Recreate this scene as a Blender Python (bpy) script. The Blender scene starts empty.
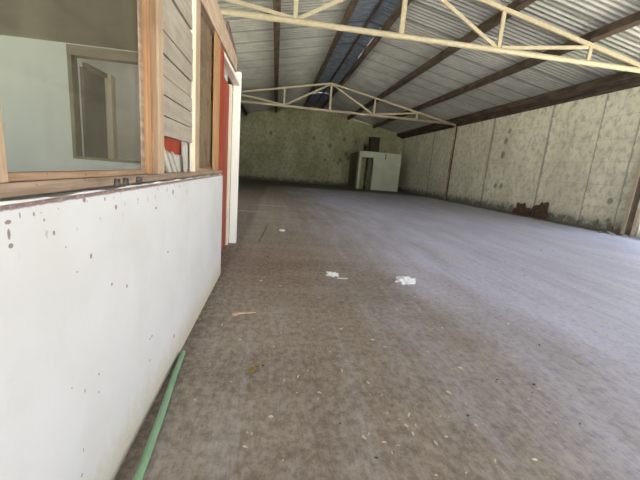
import bpy, bmesh, math, random
from mathutils import Vector, Matrix
random.seed(7)
scn = bpy.context.scene
col = scn.collection
PI = math.pi

# ------------------------------------------------ camera
CR = [[0.988785, -0.12591, 0.08032], [0.052778, -0.208509, -0.976595], [0.139711, 0.969882, -0.199525]]
cam = bpy.data.cameras.new('camera'); cam.sensor_width = 36; cam.lens = 19.1631
cam.clip_start = 0.02; cam.clip_end = 500
co = bpy.data.objects.new('camera', cam); col.objects.link(co)
r, d, f = [Vector(v) for v in CR]
co.matrix_world = Matrix(((r.x, -d.x, -f.x, 0), (r.y, -d.y, -f.y, 0), (r.z, -d.z, -f.z, 1.0), (0, 0, 0, 1)))
scn.camera = co

# ------------------------------------------------ sky, sun, portals, exposure
w = bpy.data.worlds.new('sky'); scn.world = w; w.use_nodes = True
wn = w.node_tree.nodes; wl = w.node_tree.links
bg = wn['Background']
tc = wn.new('ShaderNodeTexCoord'); sx = wn.new('ShaderNodeSeparateXYZ')
rp = wn.new('ShaderNodeValToRGB')
wl.new(tc.outputs['Generated'], sx.inputs[0]); wl.new(sx.outputs['Z'], rp.inputs[0])
rp.color_ramp.elements[0].position = 0.0; rp.color_ramp.elements[0].color = (1.0, 0.985, 0.93, 1)
rp.color_ramp.elements[1].position = 0.7; rp.color_ramp.elements[1].color = (0.62, 0.76, 1.0, 1)
wl.new(rp.outputs[0], bg.inputs[0]); bg.inputs[1].default_value = 1.5
sd = bpy.data.lights.new('sun', 'SUN'); sd.energy = 20.0; sd.angle = math.radians(0.6); sd.color = (1.0, 0.95, 0.86)
so = bpy.data.objects.new('sun', sd); col.objects.link(so)
so.rotation_euler = Vector((0.12, 0.40, -1.0)).to_track_quat('-Z', 'Y').to_euler()
def portal(name, loc, direction, sxx, syy):
    l = bpy.data.lights.new(name, 'AREA'); l.shape = 'RECTANGLE'; l.size = sxx; l.size_y = syy
    l.cycles.is_portal = True
    o = bpy.data.objects.new(name, l); col.objects.link(o); o.location = loc
    o.rotation_euler = Vector(direction).to_track_quat('-Z', 'Y').to_euler()
portal('daylight_side', (9.4, 2.0, 2.0), (-1, 0, 0), 10.8, 4.0)
portal('added_office_opening', (-4.6, 1.0, 1.35), (1, 0, 0), 6.9, 0.9)  # portal for unseen office side openings, added to brighten the office
portal('added_left_opening', (-4.6, 8.75, 1.65), (1, 0, 0), 5.5, 3.3)  # portal for an unseen gateway, added to light the right wall
portal('daylight_front', (2.4, -3.5, 2.6), (0, 1, 0), 13.6, 5.2)
scn.view_settings.view_transform = 'Standard'; scn.view_settings.look = 'None'
scn.view_settings.exposure = 1.32; scn.view_settings.gamma = 1; scn.view_settings.use_curve_mapping = False

# ------------------------------------------------ material helpers
class NT:
    def __init__(s, name, rough=0.85, spec=0.3):
        s.m = bpy.data.materials.new(name); s.m.use_nodes = True
        s.n = s.m.node_tree.nodes; s.l = s.m.node_tree.links
        s.b = s.n['Principled BSDF']; s.b.inputs['Roughness'].default_value = rough
        s.b.inputs['Specular IOR Level'].default_value = spec
        s.tc = s.n.new('ShaderNodeTexCoord').outputs['Object']
        s.sep = s.n.new('ShaderNodeSeparateXYZ'); s.l.new(s.tc, s.sep.inputs[0])
        s.X, s.Y, s.Z = s.sep.outputs
    def put(s, v, sock):
        if hasattr(v, 'links'): s.l.new(v, sock)
        else: sock.default_value = v
    def math(s, op, a, b=0.0, c=None, clamp=False):
        n = s.n.new('ShaderNodeMath'); n.operation = op; n.use_clamp = clamp
        s.put(a, n.inputs[0]); s.put(b, n.inputs[1])
        if c is not None: s.put(c, n.inputs[2])
        return n.outputs[0]
    def noise(s, scale=5, stretch=(1, 1, 1), detail=4, rough=0.6, off=(0, 0, 0)):
        mp = s.n.new('ShaderNodeMapping'); mp.inputs['Scale'].default_value = stretch; mp.inputs['Location'].default_value = off
        s.l.new(s.tc, mp.inputs[0])
        n = s.n.new('ShaderNodeTexNoise'); n.inputs['Scale'].default_value = scale
        n.inputs['Detail'].default_value = detail; n.inputs['Roughness'].default_value = rough
        s.l.new(mp.outputs[0], n.inputs['Vector']); return n.outputs['Fac']
    def ramp(s, v, lo, hi, a=0.0, b=1.0):
        n = s.n.new('ShaderNodeMapRange'); n.interpolation_type = 'SMOOTHSTEP'
        s.put(v, n.inputs[0]); n.inputs[1].default_value = lo; n.inputs[2].default_value = hi
        n.inputs[3].default_value = a; n.inputs[4].default_value = b; return n.outputs[0]
    def mix(s, f, a, b, mode='MIX'):
        n = s.n.new('ShaderNodeMix'); n.data_type = 'RGBA'; n.blend_type = mode
        s.put(f, n.inputs[0])
        for v, k in ((a, 6), (b, 7)):
            s.put(v if hasattr(v, 'links') else (v[0], v[1], v[2], 1), n.inputs[k])
        return n.outputs[2]
    def mul(s, a, b): return s.math('MULTIPLY', a, b)
    def spot(s, u, v, cu, cv, ru, rv, wob, soft=0.5):
        a = s.math('DIVIDE', s.math('SUBTRACT', u, cu), ru); b = s.math('DIVIDE', s.math('SUBTRACT', v, cv), rv)
        dd = s.math('ADD', s.mul(a, a), s.mul(b, b)); dd = s.math('ADD', dd, wob)
        return s.ramp(dd, 1.0 + soft, 1.0 - soft)
    def line(s, u, c, hw, soft=1.0):
        return s.ramp(s.math('ABSOLUTE', s.math('SUBTRACT', u, c)), hw * (1 + soft), hw)
    def bump(s, h, strength=0.3, dist=0.02):
        n = s.n.new('ShaderNodeBump'); n.inputs['Strength'].default_value = strength; n.inputs['Distance'].default_value = dist
        s.put(h, n.inputs['Height']); s.l.new(n.outputs[0], s.b.inputs['Normal'])
    def col(s, c):
        if hasattr(c, 'links'): s.l.new(c, s.b.inputs['Base Color'])
        else: s.b.inputs['Base Color'].default_value = (*c[:3], 1)
        return s.m
def maxall(t, L):
    o = L[0]
    for x in L[1:]: o = t.math('MAXIMUM', o, x)
    return o
def simple(name, a, b=None, scale=8, stretch=(1, 1, 1), rough=0.8, spec=0.3, lo=0.35, hi=0.65, metal=0.0, bump=0.15):
    t = NT(name, rough, spec); t.b.inputs['Metallic'].default_value = metal
    nz = t.noise(scale, stretch)
    t.col(t.mix(t.ramp(nz, lo, hi), a, b or a)); t.bump(nz, bump, 0.01); return t.m

# ------------------------------------------------ mesh helpers
def box(bm, x0, x1, y0, y1, z0, z1, rot=None, c=None):
    vs = [bm.verts.new((x, y, z)) for x in (x0, x1) for y in (y0, y1) for z in (z0, z1)]
    for q in ((0, 1, 3, 2), (4, 6, 7, 5), (0, 4, 5, 1), (2, 3, 7, 6), (0, 2, 6, 4), (1, 5, 7, 3)):
        bm.faces.new([vs[i] for i in q])
    return vs
def hexa(bm, p):
    vs = [bm.verts.new(q) for q in p]
    for q in ((0, 1, 3, 2), (4, 6, 7, 5), (0, 4, 5, 1), (2, 3, 7, 6), (0, 2, 6, 4), (1, 5, 7, 3)):
        bm.faces.new([vs[i] for i in q])
def tube(bm, pts, rad, n=10, caps=True):
    rings = []
    for i, p in enumerate(pts):
        p = Vector(p); a = Vector(pts[max(i-1, 0)]); b = Vector(pts[min(i+1, len(pts)-1)])
        t = (b-a).normalized(); u = t.orthogonal().normalized() if i == 0 else (u - t*u.dot(t)).normalized()
        v = t.cross(u); rr = rad[i] if isinstance(rad, (list, tuple)) else rad
        rings.append([bm.verts.new(p + (u*math.cos(k*2*PI/n) + v*math.sin(k*2*PI/n))*rr) for k in range(n)])
    for A, B in zip(rings, rings[1:]):
        for k in range(n): bm.faces.new((A[k], A[(k+1) % n], B[(k+1) % n], B[k]))
    if caps: bm.faces.new(rings[0][::-1]); bm.faces.new(rings[-1])
def bar(bm, a, b, wy, h):
    """rectangular bar from a to b; wy = size along world Y, h = size across it"""
    a = Vector(a); b = Vector(b); t = (b-a).normalized(); y = Vector((0, 1, 0)); n = t.cross(y).normalized()
    P = []
    for e in (a, b):
        for i in (-1, 1):
            for j in (-1, 1): P.append(e + y*i*wy/2 + n*j*h/2)
    hexa(bm, P)
def obj(name, bm, m, parent=None, smooth=False, bevel=0.0, kind=None, label=None):
    bmesh.ops.recalc_face_normals(bm, faces=bm.faces)
    me = bpy.data.meshes.new(name); bm.to_mesh(me); bm.free(); me.materials.append(m)
    if smooth:
        for p in me.polygons: p.use_smooth = True
    o = bpy.data.objects.new(name, me); col.objects.link(o)
    if parent: o.parent = parent
    if bevel:
        md = o.modifiers.new('bevel', 'BEVEL'); md.width = bevel; md.segments = 2; md.limit_method = 'ANGLE'
    if kind: o['kind'] = kind
    if label: o['label'] = label
    return o
def bx(name, m, x0, x1, y0, y1, z0, z1, parent=None, bevel=0.0, kind=None, label=None):
    bm = bmesh.new(); box(bm, x0, x1, y0, y1, z0, z1); return obj(name, bm, m, parent, False, bevel, kind, label)
def struct(o, label, cat): o['kind'] = 'structure'; o['label'] = label; o['category'] = cat; return o
def tag(o, label, cat, group=None):
    o['label'] = label; o['category'] = cat
    if group: o['group'] = group
    return o
def empty(name, loc, label, cat, group=None):
    o = bpy.data.objects.new(name, None); col.objects.link(o); o.location = loc; return tag(o, label, cat, group)
def adopt(root):
    """children were modelled in world coordinates: keep them in place under the moved root"""
    for c in root.children:
        c.location = -Vector(root.location)

# ------------------------------------------------ materials
RIDGE = 2.45; SL = 0.20; ZR = 5.42
def roofz(x): return ZR - SL*abs(x-RIDGE)

t = NT('dusty_concrete_floor', 0.62, 0.35)
big = t.noise(0.55, (1, 0.35, 1), 5, 0.6); fine = t.noise(26, (1, 0.8, 1), 6, 0.75); grit = t.noise(160, (1, 1, 1), 3, 0.6)
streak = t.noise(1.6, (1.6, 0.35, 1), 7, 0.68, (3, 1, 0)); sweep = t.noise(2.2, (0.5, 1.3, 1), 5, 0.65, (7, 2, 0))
cem_daylit = t.mix(t.ramp(streak, 0.30, 0.70), (0.50, 0.495, 0.62), (0.65, 0.65, 0.81))  # bare cement with blue daylight painted into its colour
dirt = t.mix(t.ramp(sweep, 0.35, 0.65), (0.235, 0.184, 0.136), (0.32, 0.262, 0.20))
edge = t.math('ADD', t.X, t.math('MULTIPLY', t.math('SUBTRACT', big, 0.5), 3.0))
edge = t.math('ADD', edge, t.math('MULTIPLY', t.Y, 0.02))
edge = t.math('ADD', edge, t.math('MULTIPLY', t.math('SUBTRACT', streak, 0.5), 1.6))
c = t.mix(t.ramp(edge, 0.3, 2.6), dirt, cem_daylit)
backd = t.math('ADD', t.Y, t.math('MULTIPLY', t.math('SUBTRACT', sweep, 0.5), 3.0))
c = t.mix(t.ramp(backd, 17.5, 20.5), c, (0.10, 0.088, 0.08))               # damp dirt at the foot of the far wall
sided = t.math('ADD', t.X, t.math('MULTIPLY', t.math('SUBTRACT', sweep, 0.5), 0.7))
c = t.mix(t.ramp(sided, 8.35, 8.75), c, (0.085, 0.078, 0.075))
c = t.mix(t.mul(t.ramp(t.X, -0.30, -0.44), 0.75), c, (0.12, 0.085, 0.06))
c = t.mix(t.ramp(fine, 0.44, 0.62, 0.0, 0.45), c, t.mix(0.6, c, (0.60, 0.53, 0.45)))
c = t.mix(t.ramp(fine, 0.50, 0.36, 0.0, 0.55), c, t.mix(0.5, c, (0.06, 0.045, 0.035)))
brush = t.noise(75, (1.0, 0.16, 1), 3, 0.6, (1, 1, 0)); lines = t.noise(9, (1, 0.045, 1), 4, 0.7, (5, 2, 0))
c = t.mix(t.ramp(lines, 0.50, 0.68, 0.0, 0.14), c, (0.64, 0.62, 0.64))
c = t.mix(t.ramp(lines, 0.46, 0.34, 0.0, 0.28), c, t.mix(0.5, c, (0.10, 0.08, 0.07)))
brush2 = t.noise(14, (1, 1, 1), 8, 0.85, (9, 1, 0))
c = t.mix(t.ramp(brush, 0.46, 0.66, 0.0, 0.35), c, t.mix(0.6, c, (0.08, 0.06, 0.045)))
c = t.mix(t.ramp(brush2, 0.46, 0.70, 0.0, 0.30), c, t.mix(0.5, c, (0.60, 0.57, 0.54)))
c = t.mix(t.mul(t.ramp(grit, 0.58, 0.72), 0.35), c, (0.08, 0.065, 0.055))
wob = t.math('MULTIPLY', t.math('SUBTRACT', fine, 0.5), 2.5)
pale = [t.spot(t.X, t.Y, a, b, e, g, wob) for a, b, e, g in ((2.3, 14.8, 1.5, 0.22), (3.5, 13.9, 0.8, 0.2), (-0.5, 7.6, 0.5, 0.07), (-0.1, 9.0, 0.45, 0.10), (2.4, 4.2, 0.10, 0.7), (3.2, 5.5, 0.08, 0.9), (5.6, 6.3, 0.12, 1.0), (6.6, 8.6, 0.10, 1.2), (3.9, 3.4, .05, .5))]
c = t.mix(t.mul(maxall(t, pale), 0.35), c, (0.62, 0.60, 0.58))
crack = t.line(t.math('ADD', t.X, t.math('MULTIPLY', t.Y, -0.0572)), -0.427, 0.007)
crack = t.mul(crack, t.mul(t.ramp(t.Y, 4.3, 4.6), t.ramp(t.Y, 6.1, 5.8)))
c = t.mix(t.mul(crack, 0.7), c, (0.03, 0.028, 0.025))
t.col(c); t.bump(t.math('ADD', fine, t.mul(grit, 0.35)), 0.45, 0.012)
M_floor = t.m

t = NT('white_painted_partition', 0.6, 0.3)
n1 = t.noise(3, (1, 1, 1), 4); n2 = t.noise(30, (1, 1.2, 0.55), 5, 0.7)
c = t.mix(t.ramp(n1, 0.35, 0.7), (0.64, 0.64, 0.65), (0.59, 0.585, 0.58))
low = t.math('ADD', t.Z, t.math('MULTIPLY', t.math('SUBTRACT', n2, 0.5), 0.25))
c = t.mix(t.mul(t.ramp(low, 0.20, -0.02), 0.75), c, (0.50, 0.43, 0.30))
wob = t.math('MULTIPLY', t.math('SUBTRACT', n2, 0.5), 3.0)
sp = [t.spot(t.Y, t.Z, a, b, max(e*.6, .0012), g*.62, wob, 0.3) for a, b, e, g in [[0.642, 0.87, 0.013, 0.006], [0.641, 0.849, 0.006, 0.015], [0.643, 0.828, 0.009, 0.007], [0.707, 0.875, 0.004, 0.007], [0.762, 0.828, 0.006, 0.008], [1.048, 0.849, 0.011, 0.011], [0.9, 0.742, 0.008, 0.01], [0.835, 0.72, 0.005, 0.005], [1.004, 0.631, 0.009, 0.009], [1.103, 0.59, 0.009, 0.009], [1.611, 0.852, 0.018, 0.022], [1.385, 0.807, 0.015, 0.008], [0.883, 0.885, 0.011, 0.009], [1.315, 0.305, 0.011, 0.008], [1.613, 0.149, 0.017, 0.016], [0.799, 0.187, 0.009, 0.004], [0.784, 0.449, 0.004, 0.005], [0.836, 0.404, 0.005, 0.008], [0.907, 0.405, 0.006, 0.006], [0.902, 0.353, 0.005, 0.006], [1.293, 0.304, 0.008, 0.008], [1.288, 0.216, 0.009, 0.008], [0.813, 0.25, 0.003, 0.011], [0.985, 0.878, 0.007, 0.01], [0.799, 0.789, 0.004, 0.004], [1.53, 0.595, 0.015, 0.009], [0.671, 0.878, 0.003, 0.009]]]
sp.append(t.mul(t.ramp(t.noise(34, (1, 1.5, 0.8), 3, 0.6, (4, 0, 3)), 0.64, 0.68), t.ramp(t.Z, 0.79, 0.875)))
sp.append(t.mul(t.ramp(t.noise(60, (1, 1.2, 0.7), 3, 0.6, (4, 9, 3)), 0.70, 0.73), t.ramp(t.Z, 0.16, 0.02)))
c = t.mix(t.mul(maxall(t, sp), 0.85), c, (0.20, 0.13, 0.12))
scuff = t.mul(t.ramp(t.noise(7, (1, 2.5, 4.0), 6, 0.75, (1, 5, 2)), 0.60, 0.70), 0.35)
c = t.mix(scuff, c, (0.56, 0.56, 0.55))
c = t.mix(t.ramp(t.math('ADD', t.Z, t.math('MULTIPLY', t.math('SUBTRACT', n2, 0.5), 0.012)), 0.888, 0.892), c, t.mix(t.ramp(n2, .45, .6), (0.20, 0.135, 0.13), (0.33, 0.24, 0.22)))   # bare plum-brown render along the top edge
t.col(c); t.bump(n2, 0.12, 0.006); M_part = t.m

def wallmat(name, a, b, holes, joints, courses, u, damp):
    t = NT(name, 0.9, 0.15); U = t.X if u == 'X' else t.Y
    st = (1, 1, 1)
    n1 = t.noise(0.9, (1, 1, 0.5), 5, 0.65); n2 = t.noise(6, (1, 1, 0.8), 7, 0.72); n3 = t.noise(24, (1, 1, 1), 4, 0.7)
    c = t.mix(t.ramp(n1, 0.36, 0.64), a, b)
    c = t.mix(t.ramp(n2, 0.44, 0.66, 0, 0.55), c, tuple(x*0.50 for x in a))
    c = t.mix(t.ramp(n3, 0.60, 0.70, 0, 0.35), c, tuple(x*1.35 for x in b))
    wob = t.math('ADD', t.math('MULTIPLY', t.math('SUBTRACT', n2, 0.5), 6.0), t.math('MULTIPLY', t.math('SUBTRACT', n3, 0.5), 4.0))
    L = [t.mul(t.line(t.math('ADD', U, t.math('MULTIPLY', t.math('SUBTRACT', n2, 0.5), 0.12)), j, hw, 2.5), 0.65) for j, hw in joints]
    for z in courses: L.append(t.mul(t.line(t.Z, z, 0.006, 1.5), 0.22))
    c = t.mix(t.mul(maxall(t, L), t.ramp(n2, 0.25, 0.5, 0.35, 1.0)), c, tuple(x*0.33 for x in a))
    L = [t.spot(U, t.Z, h[0], h[1], h[2], h[2]*1.15, wob) for h in holes]
    c = t.mix(t.mul(maxall(t, L), 0.6), c, (0.09, 0.07, 0.045))
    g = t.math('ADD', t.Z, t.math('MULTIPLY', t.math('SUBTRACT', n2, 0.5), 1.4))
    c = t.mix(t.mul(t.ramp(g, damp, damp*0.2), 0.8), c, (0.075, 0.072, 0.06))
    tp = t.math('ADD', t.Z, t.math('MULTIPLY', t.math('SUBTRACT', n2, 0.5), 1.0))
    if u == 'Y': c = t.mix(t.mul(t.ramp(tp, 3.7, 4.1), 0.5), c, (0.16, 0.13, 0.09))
    t.col(c); t.bump(t.math('ADD', n2, t.mul(n3, 0.6)), 0.5, 0.03); return t.m
M_right = wallmat('flaking_pale_green_render', (0.74, 0.71, 0.56), (0.90, 0.87, 0.72), [[13.321, 2.775, 0.125], [13.349, 2.221, 0.125], [13.476, 0.972, 0.095], [13.114, 0.971, 0.092], [13.185, 3.152, 0.08], [8.362, 0.817, 0.071]],
    [(8.1, 0.010), (9.19, 0.010), (11.1, 0.022), (14.3, 0.03), (20.0, 0.02)], [0.62, 1.25, 1.88, 2.5, 3.12], 'Y', 0.42)
M_far = wallmat('mossy_pale_green_block_wall', (0.38, 0.375, 0.235), (0.52, 0.505, 0.34), [[2.604, 3.237, 0.119], [4.832, 3.335, 0.119], [5.7, 3.237, 0.096], [3.81, 2.787, 0.148], [5.042, 2.327, 0.148], [5.219, 2.056, 0.148], [4.637, 1.863, 0.111], [4.508, 1.637, 0.089], [5.503, 2.223, 0.111], [3.528, 1.771, 0.074], [-0.458, 3.297, 0.111]],
    [], [0.5, 1.0, 1.5, 2.0, 2.5, 3.0, 3.5, 4.0, 4.5], 'X', 0.35)
M_block = simple('grey_block_wall', (0.40, 0.40, 0.36), (0.50, 0.50, 0.45), 3)

t = NT('weathered_zinc_sheet', 0.5, 0.4); t.b.inputs['Metallic'].default_value = 0.12
n1 = t.noise(1.6, (1, 1, 1), 5); n2 = t.noise(9, (0.25, 3, 1), 4)
sheet = t.math('FRACT', t.math('DIVIDE', t.Y, 0.91)); lap = t.ramp(sheet, 0.07, 0.03)
wn2 = t.n.new('ShaderNodeTexWhiteNoise'); wn2.noise_dimensions = '2D'
cmb = t.n.new('ShaderNodeCombineXYZ')
t.l.new(t.math('FLOOR', t.math('DIVIDE', t.Y, 0.91)), cmb.inputs[0]); t.l.new(t.math('FLOOR', t.math('DIVIDE', t.math('SUBTRACT', t.X, 2.9), 1.97)), cmb.inputs[1])
t.l.new(cmb.outputs[0], wn2.inputs['Vector'])
c = t.mix(t.ramp(n1, 0.35, 0.65), (0.34, 0.34, 0.325), (0.45, 0.445, 0.42))
c = t.mix(t.ramp(wn2.outputs['Value'], 0, 1, 0, 0.40), c, (0.27, 0.27, 0.255))
c = t.mix(t.ramp(n2, 0.58, 0.72, 0, 0.4), c, (0.20, 0.19, 0.17))
c = t.mix(t.mul(lap, 0.75), c, (0.12, 0.12, 0.115))
ph = t.math('FRACT', t.math('DIVIDE', t.math('ADD', t.Y, 3.8), 0.152))
c = t.mix(t.mul(t.mul(t.ramp(ph, 0.12, 0.22), t.ramp(ph, 1.0, 0.94)), 0.5), c, t.mix(0.5, c, (0.10, 0.10, 0.092)))   # rib shading painted in: front-lit rib faces stay pale, the rest darker
t.col(c); M_zinc = t.m
t = NT('dusky_blue_skylight_sheet', 0.42, 0.5)
n1 = t.noise(4, (1, 1, 1), 5)
c = t.mix(t.ramp(n1, 0.35, 0.65), (0.06, 0.078, 0.11), (0.12, 0.145, 0.19))
ly = t.math('FRACT', t.math('DIVIDE', t.Y, 1.8)); c = t.mix(t.ramp(ly, 0.05, 0.02), c, (0.03, 0.035, 0.045))
t.col(c); M_sky = t.m
M_purlin = simple('dark_rusty_brown_steel', (0.060, 0.042, 0.032), (0.125, 0.090, 0.068), 6, (1, 0.3, 1), 0.7)
t = NT('cream_gloss_steel_paint', 0.45, 0.4)
n1 = t.noise(11, (1, 1, 1), 5, 0.7); n2 = t.noise(40, (1, 1, 1), 4, 0.7)
c = t.mix(t.ramp(n1, 0.35, 0.7), (0.52, 0.455, 0.33), (0.44, 0.37, 0.255))
c = t.mix(t.ramp(n2, 0.62, 0.70, 0, 0.6), c, (0.36, 0.22, 0.11)); t.col(c); M_cream = t.m
M_postc = simple('rusty_cream_post_paint', (0.55, 0.46, 0.34), (0.28, 0.19, 0.12), 9, (1, 1, 0.3), 0.7)
M_postd = simple('dark_rusted_post_paint', (0.20, 0.155, 0.12), (0.11, 0.08, 0.06), 9, (1, 1, 0.3), 0.75)
def wood(name, a, b, axis='Z', dark=(0.09, 0.05, 0.03)):
    t = NT(name, 0.7, 0.25); s = {'Z': (1, 1, 0.06), 'Y': (1, 0.06, 1), 'X': (0.06, 1, 1)}[axis]
    n1 = t.noise(45, s, 5, 0.65); n2 = t.noise(5, (1, 1, 1), 4); n3 = t.noise(28, (1, 1, 1), 4, 0.7, (3, 3, 3))
    c = t.mix(t.ramp(n1, 0.33, 0.67), a, b); c = t.mix(t.ramp(n2, 0.45, 0.75, 0, 0.5), c, tuple(x*0.55 for x in a))
    c = t.mix(t.ramp(n3, 0.66, 0.72, 0, 0.8), c, dark); t.col(c); t.bump(n1, 0.25, 0.004); return t.m
M_wood = wood('worn_varnished_pine', (0.266, 0.158, 0.086), (0.396, 0.259, 0.155))
M_woodh = wood('worn_pine_rail', (0.255, 0.158, 0.094), (0.405, 0.277, 0.180), 'Y')
M_wood2 = wood('pale_stripped_pine', (0.367, 0.250, 0.156), (0.484, 0.367, 0.257))
M_orange = wood('orange_varnished_stile', (0.357, 0.196, 0.093), (0.459, 0.264, 0.132))
M_sillw = wood('grey_weathered_sill', (0.208, 0.148, 0.104), (0.376, 0.280, 0.200), 'Y')
M_headw = wood('rough_pale_header_plank', (0.391, 0.281, 0.200), (0.527, 0.408, 0.306), 'Y')
M_slat = wood('grey_taupe_board', (0.315, 0.272, 0.217), (0.391, 0.348, 0.285), 'Y', (0.15, 0.11, 0.08))
M_slatv = wood('grey_broken_splint', (0.40, 0.375, 0.33), (0.52, 0.49, 0.44), 'Z', (0.15, 0.12, 0.09))
M_dwood = wood('dark_brown_lintel', (0.13, 0.105, 0.085), (0.20, 0.165, 0.13), 'X')
M_olive = simple('olive_brown_plywood', (0.223, 0.192, 0.124), (0.260, 0.226, 0.152), 2.5, rough=0.7)
M_pale = simple('pale_blue_grey_plaster', (0.442, 0.489, 0.489), (0.482, 0.523, 0.523), 2.0)
M_room = simple('off_white_plaster', (0.70, 0.69, 0.67), (0.76, 0.75, 0.73), 3)
M_leaf = simple('dark_grey_door_leaf', (0.07, 0.068, 0.062), (0.10, 0.095, 0.085), 6)
t = NT('flaking_white_paint', 0.55, 0.3)
n2 = t.noise(22, (1, 1, 0.4), 5, 0.7)
t.col(t.mix(t.ramp(n2, 0.64, 0.70), (0.84, 0.83, 0.79), (0.52, 0.42, 0.30))); t.bump(n2, .2, .004); M_white = t.m
M_creamw = simple('yellowed_white_jamb', (0.74, 0.66, 0.50), (0.80, 0.75, 0.62), 14, (1, 1, 0.2))
M_red = simple('brick_red_paint', (0.27, 0.036, 0.018), (0.35, 0.058, 0.028), 10, (1, 1, 0.2), 0.55)
M_plum = simple('plum_brown_fascia', (0.13, 0.07, 0.065), (0.18, 0.10, 0.09), 10)
M_booth = simple('pale_green_painted_block', (0.56, 0.59, 0.47), (0.62, 0.65, 0.53), 2.2)
M_boothd = simple('dark_green_brown_frame_and_shade', (0.11, 0.11, 0.07), (0.17, 0.16, 0.10), 5)
M_boothshade = simple('shaded_inner_render', (0.30, 0.30, 0.17), (0.38, 0.37, 0.22), 5)  # shade inside the booth doorway painted as a darker green
M_tank = simple('black_brown_case', (0.035, 0.028, 0.02), (0.06, 0.045, 0.035), 6)
M_rust = simple('rust_brown_sheet', (0.085, 0.052, 0.034), (0.135, 0.085, 0.058), 9)
M_pipe = simple('pale_green_plastic', (0.200, 0.336, 0.192), (0.264, 0.400, 0.248), 5, rough=0.45)
M_paper = simple('crumpled_white_plastic', (0.80, 0.82, 0.82), (0.88, 0.89, 0.90), 20, rough=0.4, spec=0.5)
M_chip = simple('pale_wood_chip', (0.62, 0.52, 0.40), (0.78, 0.72, 0.62), 30)
M_crumb = simple('dark_dirt_crumb', (0.06, 0.045, 0.032), (0.11, 0.085, 0.06), 30)
M_twig = simple('peach_splinter', (0.58, 0.36, 0.22), (0.68, 0.48, 0.33), 30)
M_dleaf = simple('dry_leaf_scrap', (0.30, 0.20, 0.07), (0.14, 0.09, 0.05), 40, lo=.45, hi=.55)
M_iron = simple('blackened_iron', (0.035, 0.03, 0.028), (0.12, 0.10, 0.09), 60, rough=0.5)
M_rubble = simple('grey_rubble', (0.20, 0.20, 0.19), (0.36, 0.35, 0.34), 15)
M_yard = simple('sunny_yard_earth', (0.50, 0.47, 0.40), (0.42, 0.43, 0.31), 0.6)
def glassmat(name, dust, lo, hi):
    t = NT(name, 0.12, 0.5)
    tr = t.n.new('ShaderNodeBsdfTransparent'); tr.inputs[0].default_value = (0.94, 0.96, 0.95, 1)
    gl = t.n.new('ShaderNodeBsdfGlossy'); gl.inputs['Roughness'].default_value = 0.06
    fr = t.n.new('ShaderNodeLayerWeight')
    ff = t.math('MULTIPLY_ADD', t.math('POWER', fr.outputs['Facing'], 5.0), 0.6, 0.03)
    m1 = t.n.new('ShaderNodeMixShader'); t.l.new(ff, m1.inputs[0]); t.l.new(tr.outputs[0], m1.inputs[1]); t.l.new(gl.outputs[0], m1.inputs[2])
    df = t.n.new('ShaderNodeBsdfDiffuse'); df.inputs[0].default_value = dust
    m2 = t.n.new('ShaderNodeMixShader'); t.l.new(t.ramp(t.noise(6, (1, 1, 0.4), 5), 0.3, 0.75, lo, hi), m2.inputs[0])
    t.l.new(m1.outputs[0], m2.inputs[1]); t.l.new(df.outputs[0], m2.inputs[2])
    t.l.new(m2.outputs[0], t.n['Material Output'].inputs[0])
    return t.m
M_glass = glassmat('dusty_window_glass', (0.50, 0.45, 0.33, 1), 0.04, 0.10)
M_glassb = glassmat('brown_grimy_glass', (0.23, 0.165, 0.105, 1), 0.55, 0.8)

# ------------------------------------------------ setting
X0, X1, YN, YF = -4.3, 9.2, -3.5, 25.3
struct(bx('floor', M_floor, X0-0.2, X1+0.2, YN, YF+0.2, -0.12, 0.0), 'dusty brown and grey concrete floor of the warehouse, bluish daylight painted in', 'floor')
struct(bx('yard_ground', M_yard, -60, 80, -60, 80, -0.30, -0.125), 'sunlit earth and grass outside the side opening', 'ground')
bm = bmesh.new(); box(bm, X1, X1+0.2, 7.45, YF+0.2, 0.0, 4.03)
struct(obj('wall_right', bm, M_right), 'long right wall of flaking pale green render with vertical joints', 'wall')
# gable wall at the far end; its top follows the roof with a gap where daylight leaks in
bm = bmesh.new(); pts = []
xs = [X0, -2.0, 0.0, RIDGE, 4.1, 4.15, 4.62, 4.66, 5.3, 5.32, 6.5, 6.55, X1]
for x in xs:
    z = roofz(x) - 0.02
    if x in (4.15, 4.62): z -= 0.02
    if x in (5.32, 6.5): z -= 0.05
    pts.append((x, z))
F1 = [bm.verts.new((x, YF, z)) for x, z in pts]; G1 = [bm.verts.new((x, YF, 0)) for x, z in pts]
F2 = [bm.verts.new((x, YF+0.2, z)) for x, z in pts]; G2 = [bm.verts.new((x, YF+0.2, 0)) for x, z in pts]
for i in range(len(pts)-1):
    bm.faces.new((F1[i], F1[i+1], G1[i+1], G1[i])); bm.faces.new((F2[i], G2[i], G2[i+1], F2[i+1]))
    bm.faces.new((F1[i], F2[i], F2[i+1], F1[i+1])); bm.faces.new((G1[i], G1[i+1], G2[i+1], G2[i]))
bm.faces.new((F1[0], G1[0], G2[0], F2[0])); bm.faces.new((F1[-1], F2[-1], G2[-1], G1[-1]))
struct(obj('wall_far', bm, M_far), 'stained mossy green gable wall at the far end', 'wall')
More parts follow.
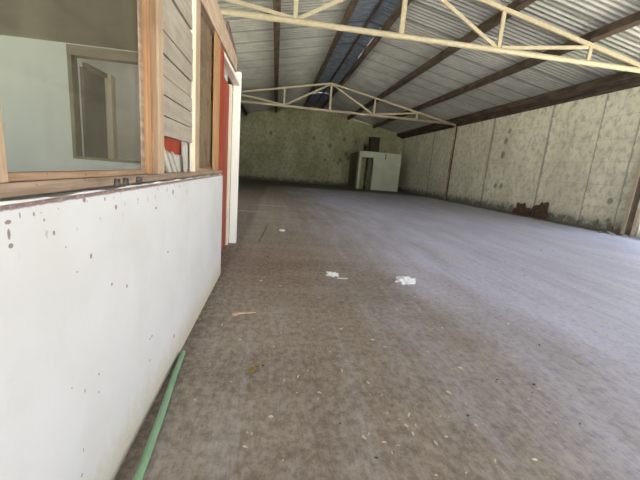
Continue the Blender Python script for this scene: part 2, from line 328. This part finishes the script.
bm = bmesh.new(); box(bm, X0-0.2, X0, YN, 6.0, 0.0, 0.9); box(bm, X0-0.2, X0, 11.5, YF+0.2, 0.0, 0.9); box(bm, X0-0.2, X0, YN, 6.0, 1.8, 4.0); box(bm, X0-0.2, X0, 11.5, YF+0.2, 1.8, 4.0); box(bm, X0-0.2, X0, 6.0, 11.5, 3.3, 4.0); box(bm, X0-0.2, X0, YN, -2.4, 0.9, 1.8); box(bm, X0-0.2, X0, 2.9, 3.15, 0.9, 1.8); box(bm, X0-0.2, X0, 4.35, 6.0, 0.9, 1.8); box(bm, X0-0.2, X0, 11.5, YF+0.2, 0.9, 1.8)  # gateway and office openings here are unseen, added to let light in
struct(obj('wall_left', bm, M_block), 'grey block wall on the left side of the hall', 'wall')

# corrugated roof: real waves, crests running down the slope
def corrugated(name, xa, xb, m, parent=None, y0=YN-0.3, y1=YF+0.4, pitch=0.152, amp=0.021, dz=0.0, gaps=(), edge=None):
    bm = bmesh.new(); nx = max(2, int(abs(xb-xa)/1.2)+1); prev = None
    prof = [(0.0, 1), (0.16, -1), (0.32, -1), (0.42, -1), (0.56, 1)]       # pans up, ribs hanging down
    ys = [(y0+(k+u)*pitch, amp*v) for k in range(int((y1-y0)/pitch)) for u, v in prof]
    for y, h in ys:
        if edge: xb = edge(y)
        row = [bm.verts.new((xa+(xb-xa)*k/(nx-1), y, roofz(xa+(xb-xa)*k/(nx-1)) + h + dz)) for k in range(nx)]
        if prev and not any(py < g <= y for g in gaps):
            for k in range(nx-1): bm.faces.new((prev[k], prev[k+1], row[k+1], row[k]))
        prev = row; py = y
    o = obj(name, bm, m, parent, False)
    md = o.modifiers.new('thickness', 'SOLIDIFY'); md.thickness = 0.006; md.offset = 1
    return o
ceil = corrugated('ceiling', X0-0.5, 1.74, M_zinc); struct(ceil, 'corrugated zinc roof sheets over the warehouse', 'roof')
right_slope = corrugated('right_slope', 2.885, X1+0.5, M_zinc, ceil)
corrugated('skylight_sheet', 1.70, RIDGE, M_sky, ceil, dz=-0.03, gaps=(12.216, 20.576))['label'] = 'dusky blue skylight sheets left of the ridge'
corrugated('skylight_sheet', RIDGE, 2.95, M_sky, ceil, dz=-0.03, gaps=(12.216, 20.576), edge=lambda y: 2.878 if 10.9 < y < 14.3 and y % 1.3 < 0.9 else 2.95)['label'] = 'dusky blue skylight sheets right of the ridge'

def purlin(x, wd, h, label, y0=YN, y1=YF-0.01, top=0.028, group=None):
    bm = bmesh.new(); zt = roofz(x)-top; s = -SL if x > RIDGE else SL
    P = []
    for y in (y0, y1):
        for i in (-1, 1):
            for zz in (zt-h, zt): P.append((x+i*wd/2, y, zz + s*i*wd/2))
    hexa(bm, P)
    # lip of the channel along the lower edge
    P = []
    for y in (y0, y1):
        for i in (-1.35, 1.35):
            for zz in (zt-h-0.012, zt-h+0.004): P.append((x+i*wd/2, y, zz + s*i*wd/2))
    hexa(bm, P)
    return tag(obj('roof_purlin', bm, M_purlin), label, 'purlin', 'dark steel purlins under the roof')
purlin(-2.2, 0.10, 0.17, 'dark roof purlin farthest left, mostly hidden behind the timber partition')
purlin(-0.17, 0.13, 0.17, 'dark roof purlin running straight away above the left half of the hall')
purlin(1.70, 0.11, 0.17, 'dark roof purlin along the left edge of the blue skylight strip')
purlin(2.93, 0.09, 0.17, 'dark roof purlin along the right edge of the blue skylight strip')
purlin(4.95, 0.11, 0.17, 'dark roof purlin on the right slope, first one right of the skylight')
purlin(6.87, 0.11, 0.17, 'dark roof purlin on the right slope, midway between skylight and right wall')
bm = bmesh.new(); hexa(bm, [(2.42, YN, ZR-0.09), (2.42, YN, ZR-0.04), (2.48, YN, ZR-0.09), (2.48, YN, ZR-0.04), (2.42, YF-.01, ZR-0.09), (2.42, YF-.01, ZR-0.04), (2.48, YF-.01, ZR-0.09), (2.48, YF-.01, ZR-0.04)])
tag(obj('ridge_batten', bm, M_purlin), 'thin dark batten along the middle of the blue skylight strip', 'batten')
bm = bmesh.new(); hexa(bm, [(8.72, YN, 3.92), (8.72, YN, 4.105), (9.15, YN, 3.85), (9.15, YN, 4.02), (8.72, YF-.01, 3.92), (8.72, YF-.01, 4.105), (9.15, YF-.01, 3.85), (9.15, YF-.01, 4.02)])
box(bm, 9.03, 9.17, YN, YF-.01, 3.78, 3.86)
tag(obj('eaves_beam', bm, M_purlin), 'deep dark beam along the top of the right wall under the roof edge', 'beam')

# ------------------------------------------------ roof trusses
def truss(Y, label):
    root = empty('roof_truss', (RIDGE, Y, 3.82), label, 'truss', 'cream roof trusses')
    zb = 3.88; P = 2.22; xl, xr = RIDGE-6.72, RIDGE+6.62
    ztop = lambda x: 5.12 - 0.197*abs(x-RIDGE)
    bm = bmesh.new(); tube(bm, [(xl, Y, zb), (RIDGE-2, Y, zb), (RIDGE+2, Y, zb), (xr, Y, zb)], 0.058, 12); obj('bottom_chord', bm, M_cream, root, True)
    for s in (-1, 1):
        e = xl if s < 0 else xr
        bm = bmesh.new(); bar(bm, (RIDGE, Y, 5.12), (e, Y, ztop(e)), 0.05, 0.085)
        bar(bm, (RIDGE, Y+.06, 5.155), (e, Y+.06, ztop(e)+.035), 0.075, 0.02); obj('top_chord', bm, M_cream, root)
    for k in (-2, -1, 0, 1, 2):
        x = RIDGE+k*P; bm = bmesh.new(); bar(bm, (x, Y, zb+.04), (x, Y, ztop(x)-.03), 0.05, 0.085 if k else 0.10); obj('vertical_web', bm, M_cream, root, bevel=.006)
    for s in (-1, 1):
        for a, b in ((0, 1), (2, 1)):
            xa, xb = RIDGE+s*a*P, RIDGE+s*b*P; dx = .06 if a == 0 else -.06
            bm = bmesh.new(); bar(bm, (xa+s*dx, Y, ztop(xa)-.05), (xb-s*dx, Y, zb+.05), 0.045, 0.075); obj('diagonal_web', bm, M_cream, root, bevel=.006)
    adopt(root); return root
truss(7.6, 'large cream steel roof truss nearest the viewer')
truss(17.35, 'smaller looking cream steel roof truss farther down the hall')

def post(Y, label, big):
    root = empty('steel_post', (9.06, Y, 0), label, 'post', 'steel posts against the right wall')
    if big:
        # channel post: two flanges and a web
        bm = bmesh.new(); box(bm, 9.02, 9.05, Y-.13, Y+.13, 0.012, 3.78); box(bm, 9.05, 9.18, Y-.13, Y-.10, 0.012, 3.78); box(bm, 9.05, 9.18, Y+.10, Y+.13, 0.012, 3.78)
        obj('channel', bm, M_postd, root)
        bx('flange_strip', M_cream, 8.995, 9.02, Y+.02, Y+.11, 0.012, 3.78, root)
    else:
        bm = bmesh.new(); tube(bm, [(9.05, Y, 0.012), (9.05, Y, 3.80)], 0.035, 10); obj('shaft', bm, M_postc, root, True)
        bx('flange_strip', M_purlin, 9.09, 9.17, Y+.02, Y+.10, 0.012, 3.78, root)
    bx('base_plate', M_purlin, 8.95, 9.18, Y-.15, Y+.15, 0.0, 0.012, root)
    adopt(root)
post(7.58, 'rusty cream channel post at the near end of the right wall', True)
post(17.35, 'slim cream steel post under the end of the far truss', False)

# ------------------------------------------------ office partition on the left
struct(bx('wall_partition', M_part, -0.60, -0.45, -2.6, 3.09, 0.0, 0.899), 'low white painted partition wall with chipped paint', 'wall')
# sill: plum edge already on the wall; flaking white plaster fillet, timber sill plate
bm = bmesh.new(); rnd = random.Random(3); n = 150; prev = None
for i in range(n+1):
    y = -2.5 + 5.55*i/n; hh = 0.9035 + 0.0042*math.sin(i*0.9)*rnd.random() - 0.002*rnd.random()
    row = [bm.verts.new(v) for v in ((-0.592, y, 0.8992), (-0.452-0.004*rnd.random(), y, 0.8992), (-0.457, y, hh), (-0.592, y, hh))]
    if prev:
        for k in range(4): bm.faces.new((prev[k], prev[(k+1) % 4], row[(k+1) % 4], row[k]))
    else: bm.faces.new(row)
    prev = row
bm.faces.new(prev[::-1])
struct(obj('trim_1', bm, M_white), 'flaked white plaster fillet under the timber sill', 'trim')
struct(bx('trim_2', M_sillw, -0.588, -0.4505, -2.5, 3.06, 0.9108, 0.936, bevel=.003), 'weathered timber sill plate on top of the white partition', 'trim')
# header beam: sloping rough plank
bm = bmesh.new()
def hb(x, y, k): return (x, y, 2.052 if k else (1.76+0.041*y))
P = []
for y in (-2.5, 3.86):
    for x in (-0.495, -0.446):
        for k in (0, 1): P.append(hb(x, y, k))
hexa(bm, P)
struct(obj('trim_3', bm, M_headw, bevel=.004), 'rough sloping timber header plank over the partition windows', 'trim')
def stile(name, m, y0, y1, x0=-0.475, x1=-0.452, z0=0.936, z1=None, parent=None, bevel=.003):
    bm = bmesh.new(); P = []
    for y in (y0, y1):
        for x in (x0, x1):
            P.append((x, y, z0)); P.append((x, y, z1 if z1 else 1.758+0.041*y))
    hexa(bm, P); return obj(name, bm, m, parent, bevel=bevel)
# window 1: big pane in front of the viewer
w1 = empty('window_1', (-0.5, 0.9, 0.936), 'large dusty glass pane in a worn timber frame', 'window'); w1['kind'] = 'structure'
stile('window_stile', M_wood2, 0.50, 0.657, -0.475, -0.452, parent=w1)
stile('window_stile', M_orange, 1.342, 1.382, -0.475, -0.460, parent=w1)
stile('recess_shade_strip', M_sillw, 1.312, 1.341, -0.477, -0.470, parent=w1)  # darker strip standing in for the shadowed frame recess
bx('bottom_rail', M_woodh, -0.478, -0.460, 0.659, 1.311, 0.9365, 0.9525, w1, .002)
bx('pane', M_glass, -0.486, -0.483, 0.632, 1.34, 0.953, 1.76, w1)
adopt(w1)
struct(stile('trim_4', M_wood, 1.385, 1.432, -0.475, -0.456), 'dark edged pine post right of the large pane', 'trim')
struct(stile('trim_5', M_wood2, 1.436, 1.495, -0.475, -0.450), 'pale pine post left of the grey boards', 'trim')
# boarded bay
bay = empty('boarded_panel', (-0.5, 1.74, 0.936), 'grey taupe horizontal boards nailed across the bay between two window posts', 'panel')
z = 1.088; rnd = random.Random(5)
for i, hgt in enumerate((0.081, 0.081, 0.074, 0.078, 0.083, 0.078, 0.075, 0.08, 0.06)):
    bm = bmesh.new(); x = -0.462 + rnd.uniform(-.003, .003); tl = rnd.uniform(-.002, .002)
    if i == 7: z += 0.014
    zt = min(z+hgt-0.004, 1.81)
    hexa(bm, [(x-.014, 1.497, z), (x-.014-tl, 1.497, zt), (x, 1.497, z), (x-tl, 1.497, zt), (x-.014, 2.012, z+.002), (x-.014-tl, 2.012, zt+.001), (x, 2.012, z+.002), (x-tl, 2.012, zt+.001)])
    obj('board', bm, M_slat, bay, bevel=.0015); z += hgt
# broken splinters standing below the gap
for a, b, wd, zz in (((1.62, .937), (1.51, 1.062), .045, 0), ((1.70, .937), (1.60, 1.03), .05, 0), ((1.80, .937), (1.70, 1.03), .04, 1), ((1.90, .937), (1.87, 1.075), .05, 0), ((1.945, .937), (1.935, 1.085), .035, 1)):
    bm = bmesh.new(); x = -0.463 - .009*zz
    (y0, z0), (y1, z1) = a, b
    hexa(bm, [(x-.008, y0-wd/2, z0), (x-.008, y1-wd/2, z1), (x, y0-wd/2, z0), (x, y1-wd/2, z1), (x-.008, y0+wd/2, z0), (x-.008, y1+wd/2, z1-.012), (x, y0+wd/2, z0), (x, y1+wd/2, z1-.012)])
    obj('splintered_board', bm, M_slatv, bay, label='broken upright board end')
bx('lower_board', M_slatv, -0.500, -0.488, 1.50, 1.99, 0.937, 1.018, bay)
bx('red_backing', M_red, -0.500, -0.488, 1.50, 1.90, 1.02, 1.13, bay, label='brick red board showing through the gap')
adopt(bay)
struct(stile('trim_6', M_creamw, 2.014, 2.042, -0.475, -0.450), 'narrow white painted post right of the grey boards', 'trim')
struct(stile('trim_7', M_wood2, 2.046, 2.165, -0.475, -0.454), 'pine post left of the narrow brown pane', 'trim')
w2 = empty('window_2', (-0.5, 2.5, 0.936), 'narrow brown reflecting pane with an orange varnished stile', 'window'); w2['kind'] = 'structure'
bx('bottom_rail', M_woodh, -0.478, -0.460, 2.17, 2.60, 0.9365, 0.955, w2, .002)
bx('pane', M_glassb, -0.478, -0.475, 2.165, 2.72, 0.955, 1.84, w2)
stile('window_stile', M_orange, 2.62, 2.855, -0.462, -0.452, parent=w2)
adopt(w2)
struct(stile('trim_8', M_red, 2.87, 3.075, -0.475, -0.458, z0=0.937, z1=1.865), 'brick red door post beside the orange stile', 'trim')
d1 = bx('door_1', M_red, -0.60, -0.565, 3.10, 4.22, 0.012, 1.845); struct(d1, 'brick red closed door between the partition and the white jamb', 'door')
struct(bx('trim_9', M_creamw, -0.61, -0.545, 4.235, 4.345, 0.0, 1.87), 'yellowed inner jamb of the red door', 'trim')
bm = bmesh.new(); hexa(bm, [(-.53, 3.09, 1.852), (-.53, 3.09, 1.880), (-.462, 3.09, 1.852), (-.462, 3.09, 1.880), (-.53, 4.345, 1.885), (-.53, 4.345, 1.93), (-.462, 4.345, 1.885), (-.462, 4.345, 1.93)])
struct(obj('trim_10', bm, M_white), 'white door head strip under the timber header', 'trim')
struct(bx('trim_11', M_white, -0.542, -0.457, 4.36, 4.46, 0.0, 2.045, bevel=.006), 'thick white painted door jamb at the end of the office', 'trim')
bm = bmesh.new(); hexa(bm, [(-.475, 3.25, 2.03), (-.475, 3.25, 2.16), (-.455, 3.25, 2.03), (-.455, 3.25, 2.16), (-.475, 3.86, 2.075), (-.475, 3.86, 2.10), (-.455, 3.86, 2.075), (-.455, 3.86, 2.10)])
struct(obj('trim_12', bm, M_plum), 'plum brown fascia end behind the timber header', 'trim')

# office rooms behind the glass
struct(bx('ceiling_office', M_olive, -4.29, -0.62, -2.6, 3.08, 1.775, 1.84), 'olive brown plywood ceiling of the office', 'ceiling')
struct(bx('ceiling_room', M_room, -4.29, -0.62, 3.085, 4.46, 2.0, 2.04), 'ceiling of the room beyond the inner opening', 'ceiling')
bm = bmesh.new()     # inner wall facing the viewer with a window-like opening
box(bm, -4.29, -1.585, 3.0, 3.08, 0.0, 1.775); box(bm, -1.585, -0.72, 3.0, 3.08, 0.0, 0.935); box(bm, -1.585, -0.72, 3.0, 3.08, 1.765, 1.775); box(bm, -0.80, -0.72, 3.0, 3.08, 0.935, 1.765)
struct(obj('wall_inner', bm, M_pale), 'pale blue grey inner office wall seen through the large pane', 'wall')
bm = bmesh.new(); box(bm, -1.585, -0.80, 2.985, 3.07, 1.695, 1.764)
struct(obj('trim_13', bm, M_dwood), 'dark lintel over the opening in the inner office wall', 'trim')
struct(bx('trim_14', M_boothd, -1.583, -1.555, 2.985, 3.07, 0.956, 1.695), 'brown side frame of the inner opening', 'trim')
struct(bx('trim_15', M_boothd, -1.583, -0.80, 2.985, 3.07, 0.936, 0.955), 'thin dark bottom frame of the inner opening', 'trim')
d2 = empty('door_2', (-1.53, 3.1, 0), 'dark grey inner door leaf standing open behind the inner opening', 'door'); d2['kind'] = 'structure'
bx('leaf_panel', M_leaf, -1.553, -1.53, 3.09, 3.44, 0.012, 1.64, d2)
bx('leaf_edge', M_dwood, -1.545, -1.515, 3.12, 3.46, 1.645, 1.68, d2)
bx('pale_stile', M_creamw, -1.55, -1.49, 3.47, 3.55, 0.012, 1.68, d2)
adopt(d2)
struct(bx('wall_room', M_room, -4.29, -0.62, 4.38, 4.46, 0.0, 2.0), 'off white wall of the room beyond the inner opening', 'wall')

# ------------------------------------------------ storage booth in the far right corner
bt = empty('corner_booth', (6.8, 22.9, 0), 'small pale green box room with a doorway in the far right corner', 'booth')
bm = bmesh.new(); YB = 22.5
box(bm, 6.38, 8.25, YB, YB+.12, 0, 2.10); box(bm, 5.38, 8.25, YB, YB+.12, 2.10, 2.42); box(bm, 5.38, 5.56, YB, YB+.12, 0, 2.10)
box(bm, 8.13, 8.25, YB+.12, YF-.05, 0, 2.42)
obj('booth_wall', bm, M_booth, bt)
bx('side_wall', M_boothd, 5.38, 5.46, YB+.125, YF-.05, 0, 2.42, bt, label='left side wall with its shade painted dark')  # shadowed side painted with a dark material
bx('booth_roof', M_booth, 5.38, 8.25, YB+.01, YF-.05, 2.425, 2.48, bt)
bx('side_shade_strip', M_boothd, 5.26, 5.375, YB-.06, YB+.10, 0, 2.44, bt, label='dark strip at the left corner standing in for shade')  # dark strip widening the painted shade beside the booth front
bx('inner_door', M_boothd, 6.02, 6.34, YB+.14, YB+.18, 0.01, 2.08, bt, label='dark half open door in the doorway')
bx('inner_wall', M_boothshade, 5.48, 6.0, YB+.55, YB+.6, 0.0, 2.10, bt)
bx('crack_mark', M_tank, 7.15, 7.20, YB-.012, YB-.002, 2.05, 2.40, bt, label='dark vertical crack on the lintel')
adopt(bt)
k = empty('storage_case', (6.3, 23.0, 2.485), 'tall dark brown case standing on the booth roof', 'case')
bx('case_body', M_tank, 6.12, 6.74, 22.75, 23.3, 2.485, 3.36, k, .02); bx('case_lid', M_tank, 6.10, 6.76, 22.73, 23.32, 3.365, 3.44, k, .015)
adopt(k)
k = empty('storage_box', (5.8, 23.0, 2.485), 'small dark box on the booth roof left of the tall case', 'box')
bx('box_body', M_tank, 5.80, 6.09, 22.8, 23.25, 2.485, 2.88, k, .02); bx('box_lid', M_tank, 5.79, 6.095, 22.78, 23.27, 2.885, 2.93, k, .01)
adopt(k)

# ------------------------------------------------ rusty pieces leaning at the foot of the right wall
def ragged(name, pts, x_low, x_top, m, lab, cat, group=None, th=0.015):
    bm = bmesh.new(); zm = max(p[1] for p in pts)
    A = [bm.verts.new((x_low+(x_top-x_low)*p[1]/zm, p[0], p[1])) for p in pts]
    B = [bm.verts.new((v.co.x-th, v.co.y, v.co.z)) for v in A]
    bm.faces.new(A); bm.faces.new(B[::-1])
    for i in range(len(A)): bm.faces.new((A[i], A[(i+1) % len(A)], B[(i+1) % len(A)], B[i]))
    return tag(obj(name, bm, m), lab, cat, group)
ragged('rusted_sheet', [(10.30, 0), (10.85, 0), (10.98, .12), (11.10, .10), (11.02, .36), (10.92, .42), (10.78, .44), (10.70, .56), (10.62, .50), (10.50, .58), (10.40, .54), (10.36, .30), (10.28, .2)], 9.03, 9.17, M_rust, 'taller ragged rust brown sheet leaning on the foot of the right wall', 'sheet')
ragged('rusted_sheet', [(11.14, 0), (11.95, 0), (11.98, .18), (11.85, .22), (11.9, .42), (11.7, .38), (11.5, .44), (11.42, .30), (11.28, .26), (11.16, .30)], 9.05, 9.17, M_rust, 'lower ragged rust brown sheet, the farther of the two on the right wall', 'sheet')

# ------------------------------------------------ floor things
def lump(name, x, y, sx_, sy_, h, m, seed, lab, cat, group=None, rough=0.35, res=2, zrot=0.0):
    rr = random.Random(seed); bm = bmesh.new(); bmesh.ops.create_icosphere(bm, subdivisions=res, radius=1)
    for v in bm.verts:
        k = 1 + rough*rr.uniform(-1, 1); v.co = Vector((v.co.x*sx_*k, v.co.y*sy_*k, max(-0.35, v.co.z)*h*k))
    zmin = min(v.co.z for v in bm.verts)
    for v in bm.verts: v.co.z -= zmin
    o = obj(name, bm, m); o.location = (x, y, 0.001); o.rotation_euler.z = zrot; return tag(o, lab, cat, group)
bm = bmesh.new()
pp = [(-0.372, 0.60, 0.0155), (-0.374, 0.94, 0.0155), (-0.390, 1.2, 0.0150), (-0.415, 1.5, 0.0135), (-0.428, 1.70, 0.0125)]
tube(bm, pp, [0.0145, 0.0145, 0.014, 0.0125, 0.0115], 14)
tag(obj('garden_pipe', bm, M_pipe, smooth=False), 'pale green plastic pipe lying along the foot of the white partition', 'pipe')
lump('crumpled_plastic', 1.30, 3.02, 0.085, 0.060, 0.035, M_paper, 3, 'larger crumpled white plastic scrap right of the floor centre', 'litter', rough=.5, res=3, zrot=0.1)
lump('crumpled_plastic', 0.60, 3.16, 0.055, 0.045, 0.022, M_paper, 8, 'smaller crumpled white plastic scrap left of the floor centre', 'litter', rough=.5, res=3)
bm = bmesh.new(); box(bm, 0.64, 0.745, 3.07, 3.085, 0.001, 0.004)
tag(obj('paper_strip', bm, M_paper), 'thin white strip trailing beside the smaller crumpled plastic', 'litter')
bm = bmesh.new(); tube(bm, [(-0.20, 2.205, .008), (-0.16, 2.215, .009), (-0.12, 2.222, .007), (-0.083, 2.235, .007)], [.008, .005, .004, .003], 6)
tube(bm, [(-0.135, 2.22, .007), (-0.11, 2.24, .006)], .003, 5)
tag(obj('wood_splinter', bm, M_twig), 'long peach coloured wood splinter on the floor near the partition', 'splinter')
lump('wood_knot', -0.222, 2.19, 0.018, 0.022, 0.012, M_twig, 4, 'peach coloured scrap at the thick end of the long splinter', 'scrap')
lump('white_disc', 0.153, 5.42, 0.05, 0.05, 0.018, M_paper, 5, 'single white round scrap on the dark floor right of the white jamb', 'scrap', rough=.1)
def flat_chip(m, seed, L, W, H):
    rr = random.Random(seed); bm = bmesh.new(); n = 7; A = []
    for i in range(n):
        a = 2*PI*i/n; A.append(bm.verts.new((L*math.cos(a)*rr.uniform(.7, 1.1), W*math.sin(a)*rr.uniform(.6, 1.2), H*rr.uniform(.5, 1.4))))
    B = [bm.verts.new((v.co.x*.95, v.co.y*.95, 0)) for v in A]
    bm.faces.new(A); bm.faces.new(B[::-1])
    for i in range(n): bm.faces.new((A[i], A[(i+1) % n], B[(i+1) % n], B[i]))
    bmesh.ops.recalc_face_normals(bm, faces=bm.faces)
    me = bpy.data.meshes.new('chip'); bm.to_mesh(me); bm.free(); me.materials.append(m); return me
def scatter(name, meshes, pts, lab, cat, group, s0=1.0, seed=1):
    rr = random.Random(seed)
    for i, (x, y) in enumerate(pts):
        o = bpy.data.objects.new(name, meshes[i % len(meshes)]); col.objects.link(o)
        o.location = (x, y, 0.0005); o.rotation_euler.z = rr.uniform(0, PI); s = 1.35*s0*(0.75+0.22*math.hypot(x, y))*rr.uniform(.4, 1.1)
        o.scale = (s, s, min(s, 2)); tag(o, lab, cat, group)
scatter('wood_chip', [flat_chip(M_chip, 11+i, 0.0092, 0.0028, 0.003) for i in range(5)], [[0.033, 1.224], [0.15, 1.375], [0.254, 1.373], [0.217, 1.547], [0.504, 1.446], [0.533, 1.235], [0.419, 1.12], [0.394, 1.1], [0.466, 1.075], [0.481, 1.025], [0.515, 1.059], [-0.036, 1.136], [0.162, 1.497], [0.093, 1.465], [0.079, 1.01], [0.242, 1.332], [0.393, 1.547], [0.489, 1.355], [-0.057, 1.074], [0.885, 1.363], [1.061, 1.574], [0.625, 1.22], [0.571, 1.195], [0.587, 1.157], [0.628, 1.156], [0.598, 1.111], [0.925, 1.28], [0.86, 0.97], [0.73, 1.093], [0.671, 1.06], [0.894, 1.15], [0.72, 0.928], [0.52, 1.056], [0.605, 0.924], [1.389, 1.387], [1.021, 0.97], [1.613, 1.38], [1.947, 1.611], [1.394, 1.016], [1.872, 1.66], [0.292, 2.012], [0.477, 2.018], [0.086, 1.951], [0.495, 2.77], [0.044, 1.782], [-0.076, 2.921], [0.094, 2.807], [0.208, 2.103], [1.246, 2.643], [0.979, 2.352], [1.166, 2.363], [1.2, 2.059], [0.649, 1.877], [0.705, 3.066], [1.37, 3.343], [1.231, 3.36], [1.541, 2.435], [1.901, 3.047], [1.4, 1.869], [0.7, 1.793], [2.896, 3.426], [4.518, 4.152], [2.293, 2.713], [2.562, 2.672], [2.666, 2.208], [2.447, 1.993], [3.038, 2.496], [3.089, 2.477], [3.19, 2.865], [-0.154, 1.459], [-0.288, 1.335], [0.238, 2.067], [0.464, 1.631], [0.95, 1.74], [1.764, 2.144], [1.276, 1.153], [0.359, 1.732], [-0.152, 1.858], [-0.282, 2.046]],
        'small pale wood or paint chip lying on the dusty floor', 'chip', 'pale chips scattered over the floor', seed=2)
scatter('dirt_crumb', [flat_chip(M_crumb, 31+i, 0.0058, 0.0034, 0.003) for i in range(4)], [[0.326, 1.271], [0.326, 1.246], [0.313, 1.177], [0.891, 1.207], [0.853, 1.239], [1.19, 1.447], [0.783, 1.128], [4.409, 4.967], [4.643, 4.98], [3.097, 4.054], [1.762, 1.831], [-0.033, 3.757], [0.102, 1.283], [1.387, 1.42], [1.324, 1.357], [0.834, 1.094], [0.414, 1.006], [1.386, 1.143], [1.207, 1.464], [-0.011, 1.592], [0.571, 1.285]],
        'small dark crumb of dirt lying on the dusty floor', 'crumb', 'dark crumbs scattered over the floor', seed=4)
scatter('leaf_scrap', [flat_chip(M_dleaf, 51+i, 0.012, 0.007, 0.004) for i in range(4)], [[-0.072, 1.531], [-0.059, 1.565], [-0.041, 1.583], [-0.069, 1.565], [-0.049, 1.548], [-0.057, 1.531], [-0.035, 1.565], [-0.078, 1.548]],
        'dry ochre leaf scrap in the little heap near the pipe end', 'leaf', 'dry leaf scraps near the pipe end', 0.9, seed=6)
rr = random.Random(9)
more = []
while len(more) < 60:
    y = rr.uniform(1.1, 3.6); x = rr.uniform(-0.3, 2.6)
    more.append((x, y))
scatter('paint_flake', [flat_chip(M_chip, 71+i, 0.004, 0.0028, 0.002) for i in range(4)], more,
        'tiny pale flake of paint lying on the floor', 'flake', 'tiny pale flakes on the floor', 0.8, seed=8)
# rubble by the foot of the near post
for i, (x, y, s) in enumerate(((8.55, 7.55, .07), (8.42, 7.35, .05), (8.62, 7.25, .06), (8.75, 7.8, .05), (8.4, 7.7, .04))):
    lump('rubble_lump', x, y, s, s*.8, s*.6, M_rubble, 20+i, 'grey rubble lump on the floor by the near right post', 'rubble', 'rubble by the near right post', .3, 2)
# iron stubs on the sill
for y, nm in ((1.048, 'dark iron hinge stub on the sill, nearest of three'), (1.105, 'dark iron hinge stub on the sill, middle of three'), (1.21, 'dark iron hinge stub on the sill, farthest of three')):
    root = empty('hinge_stub', (-0.455, y, 0.909), nm, 'hinge', 'iron hinge stubs on the sill')
    wd = .022 if y > 1.15 else .013
    bx('stub_block', M_iron, -0.4495, -0.441, y-wd/2, y+wd/2, 0.9105, 0.931, root, .002)
    bm = bmesh.new(); tube(bm, [(-0.4405, y+wd*.3, .911), (-0.4405, y+wd*.3, .930)], .004, 8); obj('hinge_pin', bm, M_iron, root, True)
    adopt(root)
